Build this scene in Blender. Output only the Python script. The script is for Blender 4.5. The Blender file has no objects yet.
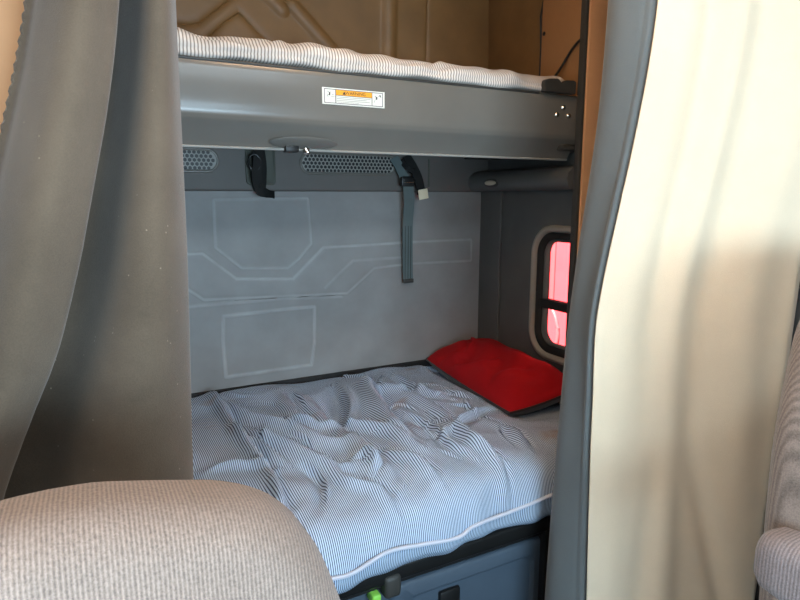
import bpy, bmesh, math, random
import numpy as np
from mathutils import Vector, Matrix
random.seed(4)
rng = np.random.default_rng(4)
S = bpy.context.scene
COL = S.collection
EYE = 1.5          # everything is authored with z = 0 at eye height, then lifted so the floor is z = 0

# ------------------------------------------------------------------ materials
def lin(r, g, b):
    f = lambda c: (c / 255 / 12.92) if c / 255 <= .04045 else ((c / 255 + .055) / 1.055) ** 2.4
    return (f(r), f(g), f(b), 1)

class NT:
    def __init__(s, name):
        s.m = bpy.data.materials.new(name); s.m.use_nodes = True
        s.t = s.m.node_tree; s.n = s.t.nodes; s.l = s.t.links
        s.b = s.n['Principled BSDF']
    def add(s, typ, **kw):
        n = s.n.new(typ)
        for k, v in kw.items():
            if k.startswith('i_'): n.inputs[k[2:].replace('_', ' ')].default_value = v
            else: setattr(n, k, v)
        return n
    def link(s, a, b): s.l.new(a, b)
    def coord(s, kind='Object', scale=(1, 1, 1)):
        tc = s.add('ShaderNodeTexCoord'); mp = s.add('ShaderNodeMapping')
        mp.inputs['Scale'].default_value = scale
        s.link(tc.outputs[kind], mp.inputs['Vector']); return mp.outputs['Vector']
    def noise(s, vec, scale, detail=3, rough=.55):
        n = s.add('ShaderNodeTexNoise'); n.inputs['Scale'].default_value = scale
        n.inputs['Detail'].default_value = detail; n.inputs['Roughness'].default_value = rough
        s.link(vec, n.inputs['Vector']); return n.outputs['Fac']
    def ramp(s, fac, stops):
        r = s.add('ShaderNodeValToRGB'); e = r.color_ramp.elements
        while len(e) > len(stops): e.remove(e[-1])
        while len(e) < len(stops): e.new(.5)
        for k, (p, c) in enumerate(stops): e[k].position = p; e[k].color = c
        s.link(fac, r.inputs['Fac']); return r.outputs['Color']
    def math(s, op, a, b=None):
        n = s.add('ShaderNodeMath', operation=op)
        for i, v in enumerate((a, b)):
            if v is None: continue
            if isinstance(v, (int, float)): n.inputs[i].default_value = v
            else: s.link(v, n.inputs[i])
        return n.outputs[0]
    def mix(s, fac, a, b, mode='MIX'):
        n = s.add('ShaderNodeMix', data_type='RGBA', blend_type=mode)
        for idx, v in ((0, fac), (6, a), (7, b)):
            if isinstance(v, (int, float, tuple)): n.inputs[idx].default_value = v
            else: s.link(v, n.inputs[idx])
        return n.outputs[2]
    def bump(s, h, strength=.3, dist=.002, prev=None):
        b = s.add('ShaderNodeBump'); b.inputs['Strength'].default_value = strength
        b.inputs['Distance'].default_value = dist
        s.link(h, b.inputs['Height'])
        if prev: s.link(prev, b.inputs['Normal'])
        return b.outputs['Normal']
    def base(s, c):
        if isinstance(c, tuple): s.b.inputs['Base Color'].default_value = c
        else: s.link(c, s.b.inputs['Base Color'])
    def normal(s, n): s.link(n, s.b.inputs['Normal'])
    def set(s, **kw):
        for k, v in kw.items(): s.b.inputs[k.replace('_', ' ')].default_value = v
        return s.m

def plastic(name, c, rough=.5, grain=900, var=.12, bump=.15, metal=0.0):
    t = NT(name); v = t.coord()
    a = t.noise(v, 7, 4); g = t.noise(v, grain, 2)
    d = tuple(x * (1 - var) for x in c[:3]) + (1,); l = tuple(min(1, x * (1 + var)) for x in c[:3]) + (1,)
    t.base(t.ramp(a, [(.3, d), (.7, l)])); t.normal(t.bump(g, bump, .0006))
    return t.set(Roughness=rough, Metallic=metal)

def tint_ridges(t, c, tintc):
    """paler grey painted along the lines of the pressed ridges"""
    at = t.add('ShaderNodeAttribute', attribute_name='ridge_tint')
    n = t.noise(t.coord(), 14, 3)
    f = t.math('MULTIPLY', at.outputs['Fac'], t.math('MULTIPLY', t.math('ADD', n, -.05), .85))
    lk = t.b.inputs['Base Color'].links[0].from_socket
    t.base(t.mix(f, lk, tintc))

def felt(name, c, var=.16, specks=True):
    t = NT(name); v = t.coord()
    a = t.noise(v, 5, 5, .65); f = t.noise(v, 420, 3, .7)
    d = tuple(x * (1 - var) for x in c[:3]) + (1,); l = tuple(min(1, x * (1 + var)) for x in c[:3]) + (1,)
    col = t.mix(.35, t.ramp(a, [(.3, d), (.7, l)]), t.ramp(f, [(.3, d), (.7, l)]))
    if specks:
        w = t.add('ShaderNodeTexVoronoi'); w.inputs['Scale'].default_value = 60; t.link(v, w.inputs['Vector'])
        near = t.math('LESS_THAN', w.outputs['Distance'], .09)
        rare = t.math('GREATER_THAN', t.noise(v, 30, 1), .60)
        col = t.mix(t.math('MULTIPLY', near, rare), col, tuple(min(1, x * 2.0 + .02) for x in c[:3]) + (1,))
    t.base(col)
    t.normal(t.bump(f, .5, .0012))
    return t.set(Roughness=.95, Specular_IOR_Level=.15, Sheen_Weight=.25, Sheen_Roughness=.5)

def ticking(name, light, dark, stains=True, pitch=.0056):
    """woven stripe: the stripes run along v, one per pitch of u"""
    t = NT(name); uv = t.add('ShaderNodeTexCoord').outputs['UV']
    sp = t.add('ShaderNodeSeparateXYZ'); t.link(uv, sp.inputs[0])
    ph = t.math('MULTIPLY', sp.outputs['X'], 2 * math.pi / pitch)
    s = t.math('SINE', ph)
    st = t.add('ShaderNodeMapRange'); st.inputs['From Min'].default_value = .0; st.inputs['From Max'].default_value = .7
    t.link(s, st.inputs['Value'])
    col = t.mix(st.outputs[0], light, dark)
    if stains:
        v = t.coord('Object')
        n = t.noise(v, 7.5, 2, .4); n2 = t.noise(v, 40, 3)
        m = t.add('ShaderNodeMapRange'); m.inputs['From Min'].default_value = .66; m.inputs['From Max'].default_value = .76
        t.link(n, m.inputs['Value'])
        col = t.mix(t.math('MULTIPLY', m.outputs[0], t.math('MULTIPLY', n2, .8)), col, lin(150, 115, 85))
    t.base(col)
    o = t.coord('Object'); w = t.noise(o, 45, 5, .6); w2 = t.noise(o, 900, 2)
    t.normal(t.bump(w2, .25, .0006, t.bump(w, .25, .006)))
    return t.set(Roughness=.85, Specular_IOR_Level=.2)

def cord(name, c, axis='X', pitch=.0042, dark=None):
    t = NT(name); v = t.coord()
    sp = t.add('ShaderNodeSeparateXYZ'); t.link(v, sp.inputs[0])
    wob = t.math('MULTIPLY', t.noise(v, 30, 2), .002)
    x = t.math('ADD', sp.outputs[axis], wob)
    rib = t.math('SINE', t.math('MULTIPLY', x, 2 * math.pi / pitch))
    weave = t.noise(v, 300, 3, .75); big = t.noise(v, 6, 4)
    d = tuple(q * .40 for q in c[:3]) + (1,); l = tuple(min(1, q * 1.38) for q in c[:3]) + (1,)
    r2 = t.math('ADD', t.math('MULTIPLY', rib, .16), weave)
    col = t.ramp(r2, [(.22, d), (.75, l)])
    col = t.mix(.3, col, t.ramp(big, [(.3, tuple(q * .8 for q in c[:3]) + (1,)), (.7, l)]))
    t.base(col); t.normal(t.bump(r2, .7, .0016))
    return t.set(Roughness=.95, Specular_IOR_Level=.1, Sheen_Weight=.2)

M = {}
M['wall_grey'] = plastic('moulded grey wall panel', lin(142, 143, 144), .55, 700, .10, .25)
t_ = NT('grey wall panel with pale ridges'); v_ = t_.coord()
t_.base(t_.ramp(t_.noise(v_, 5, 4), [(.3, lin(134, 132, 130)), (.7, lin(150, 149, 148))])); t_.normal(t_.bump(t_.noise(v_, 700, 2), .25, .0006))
tint_ridges(t_, None, lin(196, 198, 198)); M['wall_grey'] = t_.set(Roughness=.55)
M['side_grey'] = plastic('dark grey side panel', lin(88, 90, 90), .55, 700, .08, .25)
M['header'] = plastic('grey header plastic', lin(98, 94, 90), .55, 800, .06, .2)
M['bunk'] = plastic('bunk pan grey plastic', lin(112, 109, 103), .24, 900, .04, .12)
M['grille'] = plastic('pale grey grille', lin(150, 148, 142), .45, 900, .04, .1)
M['dark'] = plastic('charcoal plastic', lin(60, 59, 56), .5, 900, .10, .2)
M['black'] = plastic('black plastic', lin(22, 22, 22), .45, 900, .2, .1)
M['rubber'] = plastic('black rubber', lin(26, 25, 25), .7, 500, .2, .2)
M['tan_vinyl'] = plastic('tan upholstery vinyl', lin(208, 158, 114), .6, 500, .06, .2)
M['brown_vinyl'] = plastic('brown padded vinyl', lin(120, 87, 50), .55, 300, .14, .3)
M['floor'] = plastic('dark floor mat', lin(52, 52, 54), .9, 250, .2, .6)
M['base'] = plastic('blue grey locker plastic', lin(74, 88, 102), .5, 700, .08, .2)
M['chrome'] = plastic('bright bolt steel', lin(215, 213, 205), .25, 400, .05, .05, 1.0)
M['satin'] = plastic('satin lamp lens', lin(222, 212, 192), .3, 400, .05, .05, .3)
M['web'] = plastic('grey green seat webbing', lin(92, 104, 104), .8, 1500, .1, .5)
M['webblack'] = plastic('black webbing', lin(24, 24, 23), .8, 1500, .15, .5)
M['pocket'] = plastic('olive grey recess', lin(86, 88, 80), .7, 700, .1, .2)
M['tag'] = plastic('cream paper tag', lin(232, 220, 190), .8, 400, .05, .1)
M['green'] = plastic('lime green plastic', lin(150, 225, 90), .5, 400, .05, .1)
M['decal_white'] = plastic('decal white', lin(232, 232, 224), .45, 300, .02, .02)
M['decal_orange'] = plastic('decal orange', lin(250, 172, 42), .45, 300, .02, .02)
M['decal_ink'] = plastic('decal ink', lin(35, 32, 28), .5, 300, .02, .02)
M['decal_grey'] = plastic('decal small print', lin(150, 150, 142), .5, 300, .02, .02)
M['felt'] = felt('grey curtain felt', lin(95, 84, 72), .30)
M['lining'] = felt('grey curtain lining', lin(97, 102, 103), .08, False)
M['cream'] = felt('beige curtain cloth', lin(224, 206, 180), .06, False)
M['tick'] = ticking('blue grey mattress ticking', lin(202, 222, 243), lin(50, 66, 102))
M['tick_up'] = ticking('beige mattress ticking', lin(228, 220, 212), lin(150, 138, 130), False, .0092)
M['piping'] = plastic('pale piping cord', lin(205, 210, 225), .7, 900, .04, .2)
M['seat'] = cord('beige ribbed seat cloth', lin(136, 121, 112))
M['seat_arm'] = cord('pinkish ribbed armrest cloth', lin(142, 131, 131), 'Y', .006)
M['pillow'] = felt('red pillow satin', lin(176, 12, 22), .12, False)
M['pillow'].node_tree.nodes['Principled BSDF'].inputs['Sheen Weight'].default_value = 0
M['pillow'].node_tree.nodes['Principled BSDF'].inputs['Specular IOR Level'].default_value = .3
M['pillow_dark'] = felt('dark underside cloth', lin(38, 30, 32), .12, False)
M['truck_red'] = plastic('sunlit red paint', lin(230, 56, 62), .35, 300, .04, .02)
M['truck_pale'] = plastic('paler red paint', lin(232, 62, 66), .4, 300, .04, .02)  # paler copy of the body paint, for the lip and the highlight strip
M['earth'] = plastic('dusty ground', lin(95, 82, 72), .9, 60, .2, .6)

def glass():
    t = NT('window glass'); t.n.remove(t.b)
    tr = t.add('ShaderNodeBsdfTransparent'); tr.inputs['Color'].default_value = (.93, .94, .94, 1)
    gl = t.add('ShaderNodeBsdfGlossy'); gl.inputs['Roughness'].default_value = .03
    fr = t.add('ShaderNodeFresnel'); fr.inputs['IOR'].default_value = 1.4
    v = t.coord(); sm = t.noise(v, 12, 3)
    mx = t.add('ShaderNodeMixShader'); ge = t.add('ShaderNodeNewGeometry'); face = t.math('SUBTRACT', 1, ge.outputs['Backfacing'])
    t.link(t.math('MULTIPLY', face, t.math('MULTIPLY', fr.outputs[0], t.math('ADD', sm, .4))), mx.inputs[0])
    t.link(tr.outputs[0], mx.inputs[1]); t.link(gl.outputs[0], mx.inputs[2])
    t.link(mx.outputs[0], t.n['Material Output'].inputs['Surface'])
    return t.m
M['glass'] = glass()

# ------------------------------------------------------------------ object helpers
def link(o, parent=None):
    COL.objects.link(o)
    if parent is not None:
        o.parent = parent
        o.matrix_parent_inverse = parent.matrix_basis.inverted()
    return o
def tag(o, label=None, cat=None, group=None, kind=None):
    for k, v in (('label', label), ('category', cat), ('group', group), ('kind', kind)):
        if v: o[k] = v
    return o
def thing(name, loc, label, cat, group=None):
    o = bpy.data.objects.new(name, None); o.empty_display_size = .05
    o.location = loc; COL.objects.link(o); return tag(o, label, cat, group)
def mesh_obj(name, verts, faces, mat, parent=None, smooth=True, uv=None):
    me = bpy.data.meshes.new(name)
    me.from_pydata([tuple(map(float, v)) for v in verts], [], faces)
    if uv is not None:
        l = me.uv_layers.new(name='UVMap')
        idx = np.empty(len(me.loops), np.int32); me.loops.foreach_get('vertex_index', idx)
        l.data.foreach_set('uv', np.asarray(uv, np.float32)[idx].ravel())
    me.polygons.foreach_set('use_smooth', [smooth] * len(me.polygons))
    me.materials.append(mat); me.update()
    return link(bpy.data.objects.new(name, me), parent)
def bm_obj(name, bm, mat, parent=None, smooth=True, angle=40):
    me = bpy.data.meshes.new(name)
    bmesh.ops.recalc_face_normals(bm, faces=bm.faces)
    bm.to_mesh(me); bm.free()
    me.polygons.foreach_set('use_smooth', [smooth] * len(me.polygons))
    if smooth:
        try: me.set_sharp_from_angle(angle=math.radians(angle))
        except Exception: pass
    me.materials.append(mat)
    return link(bpy.data.objects.new(name, me), parent)
def bbox(bm, lo, hi, bev=.004, seg=2, rot=None):
    r = bmesh.ops.create_cube(bm, size=1)
    vs = r['verts']; lo = Vector(lo); hi = Vector(hi); c = (lo + hi) / 2; d = hi - lo
    for v in vs: v.co = Vector((v.co.x * d.x, v.co.y * d.y, v.co.z * d.z))
    es = list({e for v in vs for e in v.link_edges})
    if bev:
        g = bmesh.ops.bevel(bm, geom=es, offset=min(bev, min(d) * .45), segments=seg, profile=.5, affect='EDGES')
        vs = list({v for f in g['faces'] for v in f.verts} | {v for v in vs if v.is_valid})
    m = Matrix.Translation(c) @ (rot.to_4x4() if rot else Matrix.Identity(4))
    bmesh.ops.transform(bm, matrix=m, verts=vs)
def box(name, lo, hi, mat, parent=None, bev=.004, seg=2, rot=None):
    bm = bmesh.new(); bbox(bm, lo, hi, bev, seg, rot); return bm_obj(name, bm, mat, parent)
def structure(o): o['kind'] = 'structure'; return o
def loft(bm, loops, cap=True, close=True):
    rows = [[bm.verts.new(p) for p in L] for L in loops]
    n = len(rows[0])
    for a, b in zip(rows, rows[1:]):
        for i in range(n if close else n - 1):
            j = (i + 1) % n
            bm.faces.new((a[i], a[j], b[j], b[i]))
    if cap:
        bm.faces.new(rows[0][::-1]); bm.faces.new(rows[-1])
def tube(bm, pts, r, n=8, flat=1.0):
    pts = [Vector(p) for p in pts]; loops = []
    up = Vector((.13, .21, 1)).normalized()
    for i, p in enumerate(pts):
        t = (pts[min(i + 1, len(pts) - 1)] - pts[max(i - 1, 0)]).normalized()
        a = t.cross(up)
        if a.length < .1: a = t.cross(Vector((1, 0, .2)))
        a.normalize(); b = t.cross(a).normalized()
        rr = r[i] if isinstance(r, (list, tuple)) else r
        loops.append([p + a * math.cos(2 * math.pi * k / n) * rr + b * math.sin(2 * math.pi * k / n) * rr * flat for k in range(n)])
    loft(bm, loops)
def smooth_path(pts, n=40):
    p = np.array(pts, float); t = np.linspace(0, 1, len(p)); T = np.linspace(0, 1, n)
    P = np.vstack([2 * p[0] - p[1], p, 2 * p[-1] - p[-2]])
    out = []
    for s in T * (len(p) - 1):
        i = min(int(s), len(p) - 2); u = s - i
        a, b, c, d = P[i:i + 4]
        out.append(.5 * ((2 * b) + (-a + c) * u + (2 * a - 5 * b + 4 * c - d) * u * u + (-a + 3 * b - 3 * c + d) * u ** 3))
    return np.array(out)
def strap(name, pts, width, thick, mat, parent=None, wdir=(1, 0, 0), n=30):
    """flat band of real thickness following a path"""
    P = smooth_path(pts, n); bm = bmesh.new(); loops = []
    for i, p in enumerate(P):
        t = Vector(P[min(i + 1, n - 1)] - P[max(i - 1, 0)]).normalized()
        w = Vector(wdir); w = (w - t * w.dot(t)).normalized(); nn = t.cross(w).normalized()
        p = Vector(p); h = width / 2; k = thick / 2
        loops.append([p - w * h - nn * k, p + w * h - nn * k, p + w * h + nn * k, p - w * h + nn * k])
    loft(bm, loops); return bm_obj(name, bm, mat, parent, angle=50)
def rrect(cx, cz, hx, hz, r, n=8):
    out = []
    r = min(r, hx, hz)
    for (sx, sz, a0) in ((1, 1, 0), (-1, 1, 90), (-1, -1, 180), (1, -1, 270)):
        for k in range(n + 1):
            a = math.radians(a0 + 90 * k / n)
            out.append((cx + sx * (hx - r) + r * math.cos(a), cz + sz * (hz - r) + r * math.sin(a)))
    return out
def bspline(C, n):
    """uniform cubic B-spline through clamped control rows C (k,3)"""
    C = np.vstack([2 * C[0] - C[1], C, 2 * C[-1] - C[-2]]); k = len(C) - 3
    T = np.linspace(0, k, n); out = np.empty((n, C.shape[1]))
    for q, t in enumerate(T):
        i = min(int(t), k - 1); u = t - i
        w = np.array([(1 - u) ** 3, 3 * u ** 3 - 6 * u * u + 4, -3 * u ** 3 + 3 * u * u + 3 * u + 1, u ** 3]) / 6
        out[q] = w @ C[i:i + 4]
    return out
def seg_dist(X, Y, pts):
    """distance from each (X,Y) to a polyline and the parameter along it"""
    best = np.full(X.shape, 1e9); par = np.zeros(X.shape); side = np.zeros(X.shape); L = 0
    tot = sum(math.dist(a, b) for a, b in zip(pts, pts[1:]))
    for a, b in zip(pts, pts[1:]):
        dx, dy = b[0] - a[0], b[1] - a[1]; l = math.hypot(dx, dy) + 1e-9
        t = np.clip(((X - a[0]) * dx + (Y - a[1]) * dy) / l ** 2, 0, 1)
        d = np.hypot(X - a[0] - t * dx, Y - a[1] - t * dy)
        m = d < best
        best = np.where(m, d, best); par = np.where(m, (L + t * l) / tot, par)
        side = np.where(m, np.sign((X - a[0]) * dy - (Y - a[1]) * dx), side); L += l
    return best, par, side
def grid_faces(nr, nc):
    return [(r * nc + c, r * nc + c + 1, (r + 1) * nc + c + 1, (r + 1) * nc + c) for r in range(nr - 1) for c in range(nc - 1)]
def inside(X, Y, poly):
    w = np.zeros(X.shape, bool); n = len(poly)
    for i in range(n):
        x1, y1 = poly[i]; x2, y2 = poly[(i + 1) % n]
        c = ((y1 > Y) != (y2 > Y)) & (X < (x2 - x1) * (Y - y1) / (y2 - y1 + 1e-12) + x1)
        w ^= c
    return w
def text_mesh(name, s, size, mat, parent, loc, rot, depth=.0003):
    cu = bpy.data.curves.new(name, 'FONT'); cu.body = s; cu.size = size; cu.align_x = 'CENTER'; cu.align_y = 'CENTER'
    cu.extrude = depth
    o = bpy.data.objects.new(name, cu); COL.objects.link(o)
    dg = bpy.context.evaluated_depsgraph_get()
    me = bpy.data.meshes.new_from_object(o.evaluated_get(dg)); bpy.data.objects.remove(o)
    me.materials.clear(); me.materials.append(mat)
    o = bpy.data.objects.new(name, me); o.location = loc; o.rotation_euler = rot
    return link(o, parent)

XR_, XL_ = 1.708, -.42        # inner faces of the cab side walls
YB = 2.40                     # inner face of the lower back wall
ZF, ZC = -1.5, 1.05

# ------------------------------------------------------------------ shell
structure(box('floor', (XL_ - .06, -1.3, ZF - .05), (XR_ + .06, YB + .08, ZF), M['floor'], bev=0))
structure(box('ceiling', (XL_ - .06, -1.3, ZC), (XR_ + .06, YB + .08, ZC + .05), M['tan_vinyl'], bev=0))
structure(box('wall_left', (XL_ - .06, -1.3, ZF), (XL_, YB + .08, ZC), M['side_grey'], bev=0))

# right wall: four slabs round the window opening, joined in one mesh
WY0, WY1, WZ0, WZ1 = 1.715, 1.955, -.635, -.165
bm = bmesh.new()
for lo, hi in (((-1.3, ZF), (WY0, ZC)), ((WY1, ZF), (YB + .08, ZC)), ((WY0, ZF), (WY1, WZ0)), ((WY0, WZ1), (WY1, ZC))):
    bbox(bm, (XR_, lo[0], lo[1]), (XR_ + .05, hi[0], hi[1]), 0)
structure(bm_obj('wall_right', bm, M['side_grey'], smooth=False))
# proud moulded panel of the side wall near the rear corner
structure(box('trim_1', (1.697, 2.225, -.95), (XR_ + .003, YB + .002, .03), M['side_grey'], bev=.008, seg=3))

# lower back wall with its pressed lines
HEX = [(0.459, -0.015), (0.833, -0.012), (0.841, -0.194), (0.787, -0.254), (0.739, -0.289), (0.554, -0.279), (0.458, -0.195), (0.459, -0.015)]
BAND = [(-.3, -0.212), (0.404, -0.22), (0.528, -0.326), (0.763, -0.341), (0.898, -0.217), (1.376, -0.208), (1.642, -0.208), (1.644, -0.303), (1.298, -0.301), (1.131, -0.311), (1.0, -0.413), (0.402, -0.394), (0.338, -0.343), (-.3, -0.334)]
LOW = [(-.3, -0.423), (0.352, -0.42), (0.709, -0.417), (0.976, -0.429)]
INN = [(0.90, -0.385), (1.031, -0.275), (1.282, -0.273)]
RECT = [(0.471, -0.47), (0.75, -0.462), (0.852, -0.463), (0.848, -0.62), (0.831, -0.716), (0.47, -0.718), (0.466, -0.568), (0.471, -0.47)]
xs = np.concatenate([np.linspace(XL_, .2, 40), np.arange(.204, 1.7, .004), [XR_]])
zs = np.concatenate([np.linspace(ZF, -.82, 12), np.arange(-.816, .03, .004), [.05]])
X, Z = np.meshgrid(xs, zs)
D = np.zeros_like(X); RIDGE_TINT = np.zeros_like(X)
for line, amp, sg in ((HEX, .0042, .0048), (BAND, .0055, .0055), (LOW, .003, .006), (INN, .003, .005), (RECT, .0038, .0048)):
    d, _, _ = seg_dist(X, Z, line); D += .45 * amp * np.exp(-(d / sg) ** 2); RIDGE_TINT += np.exp(-(d / .0034) ** 2) * (.55 if line in (LOW, INN) else .9)
band = inside(X, Z, BAND)
d, _, _ = seg_dist(X, Z, BAND); D += .004 * np.where(band, np.clip(d / .012, 0, 1), 0)
D += np.where(inside(X, Z, HEX), .002, 0) * np.clip(seg_dist(X, Z, HEX)[0] / .006, 0, 1)
D += .0015 * np.sin(X * 5.1 + Z * 3) * np.cos(Z * 6.3)
V = np.stack([X, YB - D, Z], -1).reshape(-1, 3)
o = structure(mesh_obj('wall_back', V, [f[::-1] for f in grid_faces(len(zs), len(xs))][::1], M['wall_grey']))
so = o.modifiers.new('thickness', 'SOLIDIFY'); so.thickness = .02; so.offset = -1
at = o.data.attributes.new('ridge_tint', 'FLOAT', 'POINT'); at.data.foreach_set('value', np.clip(RIDGE_TINT, 0, 1).astype(np.float32).ravel())

# upper back wall: padded brown vinyl with quilting lines and two lit ribs
YU = 2.36
def ridge(l, a, s): return (l, a, s)
xs = np.concatenate([np.linspace(XL_, .25, 12), np.arange(.256, XR_, .006), [XR_]])
zs = np.concatenate([[.2, .3], np.arange(.4, ZC, .006), [ZC]])
X, Z = np.meshgrid(xs, zs); D = np.zeros_like(X)
for line, amp, sg in (
        ([(.62, .78), (0.537, 0.697), (0.435, 0.61), (0.40, 0.60), (0.30, 0.599)], -.012, .012),
        ([(0.40, 0.50), (0.512, 0.613), (0.575, 0.662), (0.70, 0.545)], -.010, .011),
        ([(0.64, 0.77), (0.738, 0.690)], .016, .017),
        ([(0.775, 0.715), (0.935, 0.568), (1.0, .50)], .016, .017),
        ([(1.19, 0.95), (1.189, 0.45)], .020, .022),
        ([(1.374, 0.95), (1.367, 0.45)], -.008, .007)):
    d, _, _ = seg_dist(X, Z, line); D += amp * np.exp(-(d / sg) ** 2)
D += .006 * np.sin(X * 7) * np.sin(Z * 9)
V = np.stack([X, YU - D, Z], -1).reshape(-1, 3)
o = structure(mesh_obj('wall_upper', V, [f[::-1] for f in grid_faces(len(zs), len(xs))], M['brown_vinyl']))
so = o.modifiers.new('thickness', 'SOLIDIFY'); so.thickness = .02; so.offset = -1
structure(box('trim_9', (XL_, 2.368, -.81), (1.70, YB + .001, -.764), M['rubber'], bev=.006))  # black rubber strip added to darken the gap line behind the mattress
# side of the upper bunk space: brown liner, then a tan panel with snap fasteners
structure(box('trim_2', (1.690, 1.96, .31), (XR_ + .001, 2.362, ZC), M['brown_vinyl'], bev=.006))
pan = structure(box('trim_8', (1.672, 1.676, .31), (XR_ + .001, 1.962, ZC), plastic('orange brown side vinyl', lin(168, 122, 80), .6, 500, .06, .2), bev=.006))
bm = bmesh.new(); tube(bm, [(1.674, 1.964, .32), (1.676, 1.966, .58), (1.674, 1.972, .70), (1.676, 1.958, .76), (1.674, 1.956, 1.04)], .004, 6)
bm_obj('panel_seam', bm, M['black'], pan)
for (x, y, z) in ((1.671, 1.925, .755), (1.671, 1.945, .628), (1.671, 1.735, .574)):
    bm = bmesh.new(); bmesh.ops.create_uvsphere(bm, u_segments=12, v_segments=8, radius=.008)
    bmesh.ops.transform(bm, matrix=Matrix.Translation((x, y, z)) @ Matrix.Diagonal((.5, 1, 1, 1)), verts=bm.verts)
    bm_obj('snap_fastener', bm, M['black'], pan)

# header below the upper bunk
bm = bmesh.new()
prof = [(2.42, .018), (2.352, .018), (2.344, .024), (2.342, .034), (2.340, .19), (2.33, .215), (2.30, .225), (2.42, .225)]
loft(bm, [[(x, y, z) for y, z in prof] for x in (XL_, 1.6, XR_)])
structure(bm_obj('trim_3', bm, M['header'], angle=30))
# console along the side wall, carrying the header round the corner
bm = bmesh.new()
prof = [(XR_ + .002, .022), (1.63, .022), (1.612, .028), (1.600, .044), (1.596, .062), (1.602, .085), (1.625, .104), (1.65, .112), (XR_ + .002, .114)]
loft(bm, [[(x, y, z) for x, z in prof] for y in (1.70, 2.3, 2.345)])
con = structure(bm_obj('trim_4', bm, M['side_grey'], angle=60))
box('shelf_lip', (1.57, 1.70, .165), (XR_ + .001, 2.345, .185), M['dark'], con, .006)
bm = bmesh.new()
loft(bm, [[(1.385 - .004, 2.341 - k, z) for z in (.04, .16)] + [(1.385 + .004, 2.341 - k, z) for z in (.16, .04)] for k in (0, .004)])
bm_obj('panel_joint', bm, M['pocket'], con)

# pillar between the bunk and the cab: tan upholstery with a dark edge strip
pil = structure(box('trim_5', (1.614, 1.640, -.95), (XR_ + .001, 1.672, ZC), M['tan_vinyl'], bev=.006))
structure(box('trim_6', (1.598, 1.646, -.95), (1.613, 1.674, ZC), M['dark'], bev=.005))
# tall cupboard beside the bunk at the left
structure(box('trim_7', (XL_ - .002, 1.16, ZF), (-.02, 1.255, ZC), M['tan_vinyl'], bev=.01))

# ------------------------------------------------------------------ window in the right wall
win = structure(thing('window_1', (XR_, (WY0 + WY1) / 2, WZ0), None, None))
cy_, cz_ = (WY0 + WY1) / 2, (WZ0 + WZ1) / 2; hy, hz = (WY1 - WY0) / 2, (WZ1 - WZ0) / 2
def ringx(steps, n=10):
    bm = bmesh.new()
    loft(bm, [[(x, y, z) for y, z in rrect(cy_, cz_, hy + g, hz + g, max(.01, .075 + g), n)] for x, g in steps], cap=False)
    return bm
bm_obj('window_surround', ringx([(XR_ - .001, .048), (XR_ - .012, .046), (XR_ - .018, .038), (XR_ - .018, .028), (XR_ - .008, .022), (XR_ + .0, .018), (XR_ + .05, .016)]),
       plastic('light grey moulding', lin(150, 148, 140), .4, 700, .05, .1), win, angle=70)
bm_obj('rubber_gasket', ringx([(XR_ - .001, .021), (XR_ - .006, .012), (XR_ - .004, -.006), (XR_ + .02, -.012), (XR_ + .045, -.012)]), M['rubber'], win, angle=70)
bm_obj('inner_frame', ringx([(XR_ + .012, -.010), (XR_ + .008, -.014), (XR_ + .010, -.020), (XR_ + .03, -.022)]), M['side_grey'], win, angle=70)
zdiv = -.448
box('meeting_rail', (XR_ - .002, WY0 + .004, zdiv - .019), (XR_ + .035, WY1 - .004, zdiv + .019), M['rubber'], win, .004)
box('slide_latch', (XR_ - .008, WY0 + .015, zdiv + .019), (XR_ + .02, WY0 + .05, zdiv + .07), M['dark'], win, .004)
box('pane', (XR_ + .022, WY0 + .006, zdiv), (XR_ + .026, WY1 - .006, WZ1 - .006), M['glass'], win, 0)
box('pane', (XR_ + .030, WY0 + .006, WZ0 + .006), (XR_ + .034, WY1 - .006, zdiv), M['glass'], win, 0)

# ------------------------------------------------------------------ outside: ground and a parked red truck
structure(box('ground', (1.9, -6, -2.75), (14, 16, -2.65), M['earth'], bev=0))
tr = thing('truck', (4.0, 4.4, -2.65), 'red truck body parked outside, seen through the side window', 'truck')
box('body', (4.0, 1.2, -2.1), (5.9, 9.0, .9), M['truck_red'], tr, .06, 4)
bm = bmesh.new()
tube(bm, [(3.995, 4.62 + .34 * math.cos(a), -1.32 + .34 * math.sin(a)) for a in np.linspace(.1, math.pi + .9, 30)], .020, 10)
bm_obj('fender_lip', bm, M['truck_pale'], tr)
box('highlight_strip', (3.985, 4.36, -1.0), (4.01, 4.42, .7), M['truck_pale'], tr, .012, 3)  # paler strip stands in for an upright highlight on the body
for yy in (2.2, 7.6):
    bm = bmesh.new()
    loft(bm, [[(x, yy + r * math.cos(a), -2.17 + r * math.sin(a)) for a in np.linspace(0, 2 * math.pi, 33)[:-1]] for x, r in ((4.02, .2), (4.0, .34), (4.02, .46), (4.1, .48), (4.28, .48))])
    bm_obj('wheel', bm, M['rubber'], tr)

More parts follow.
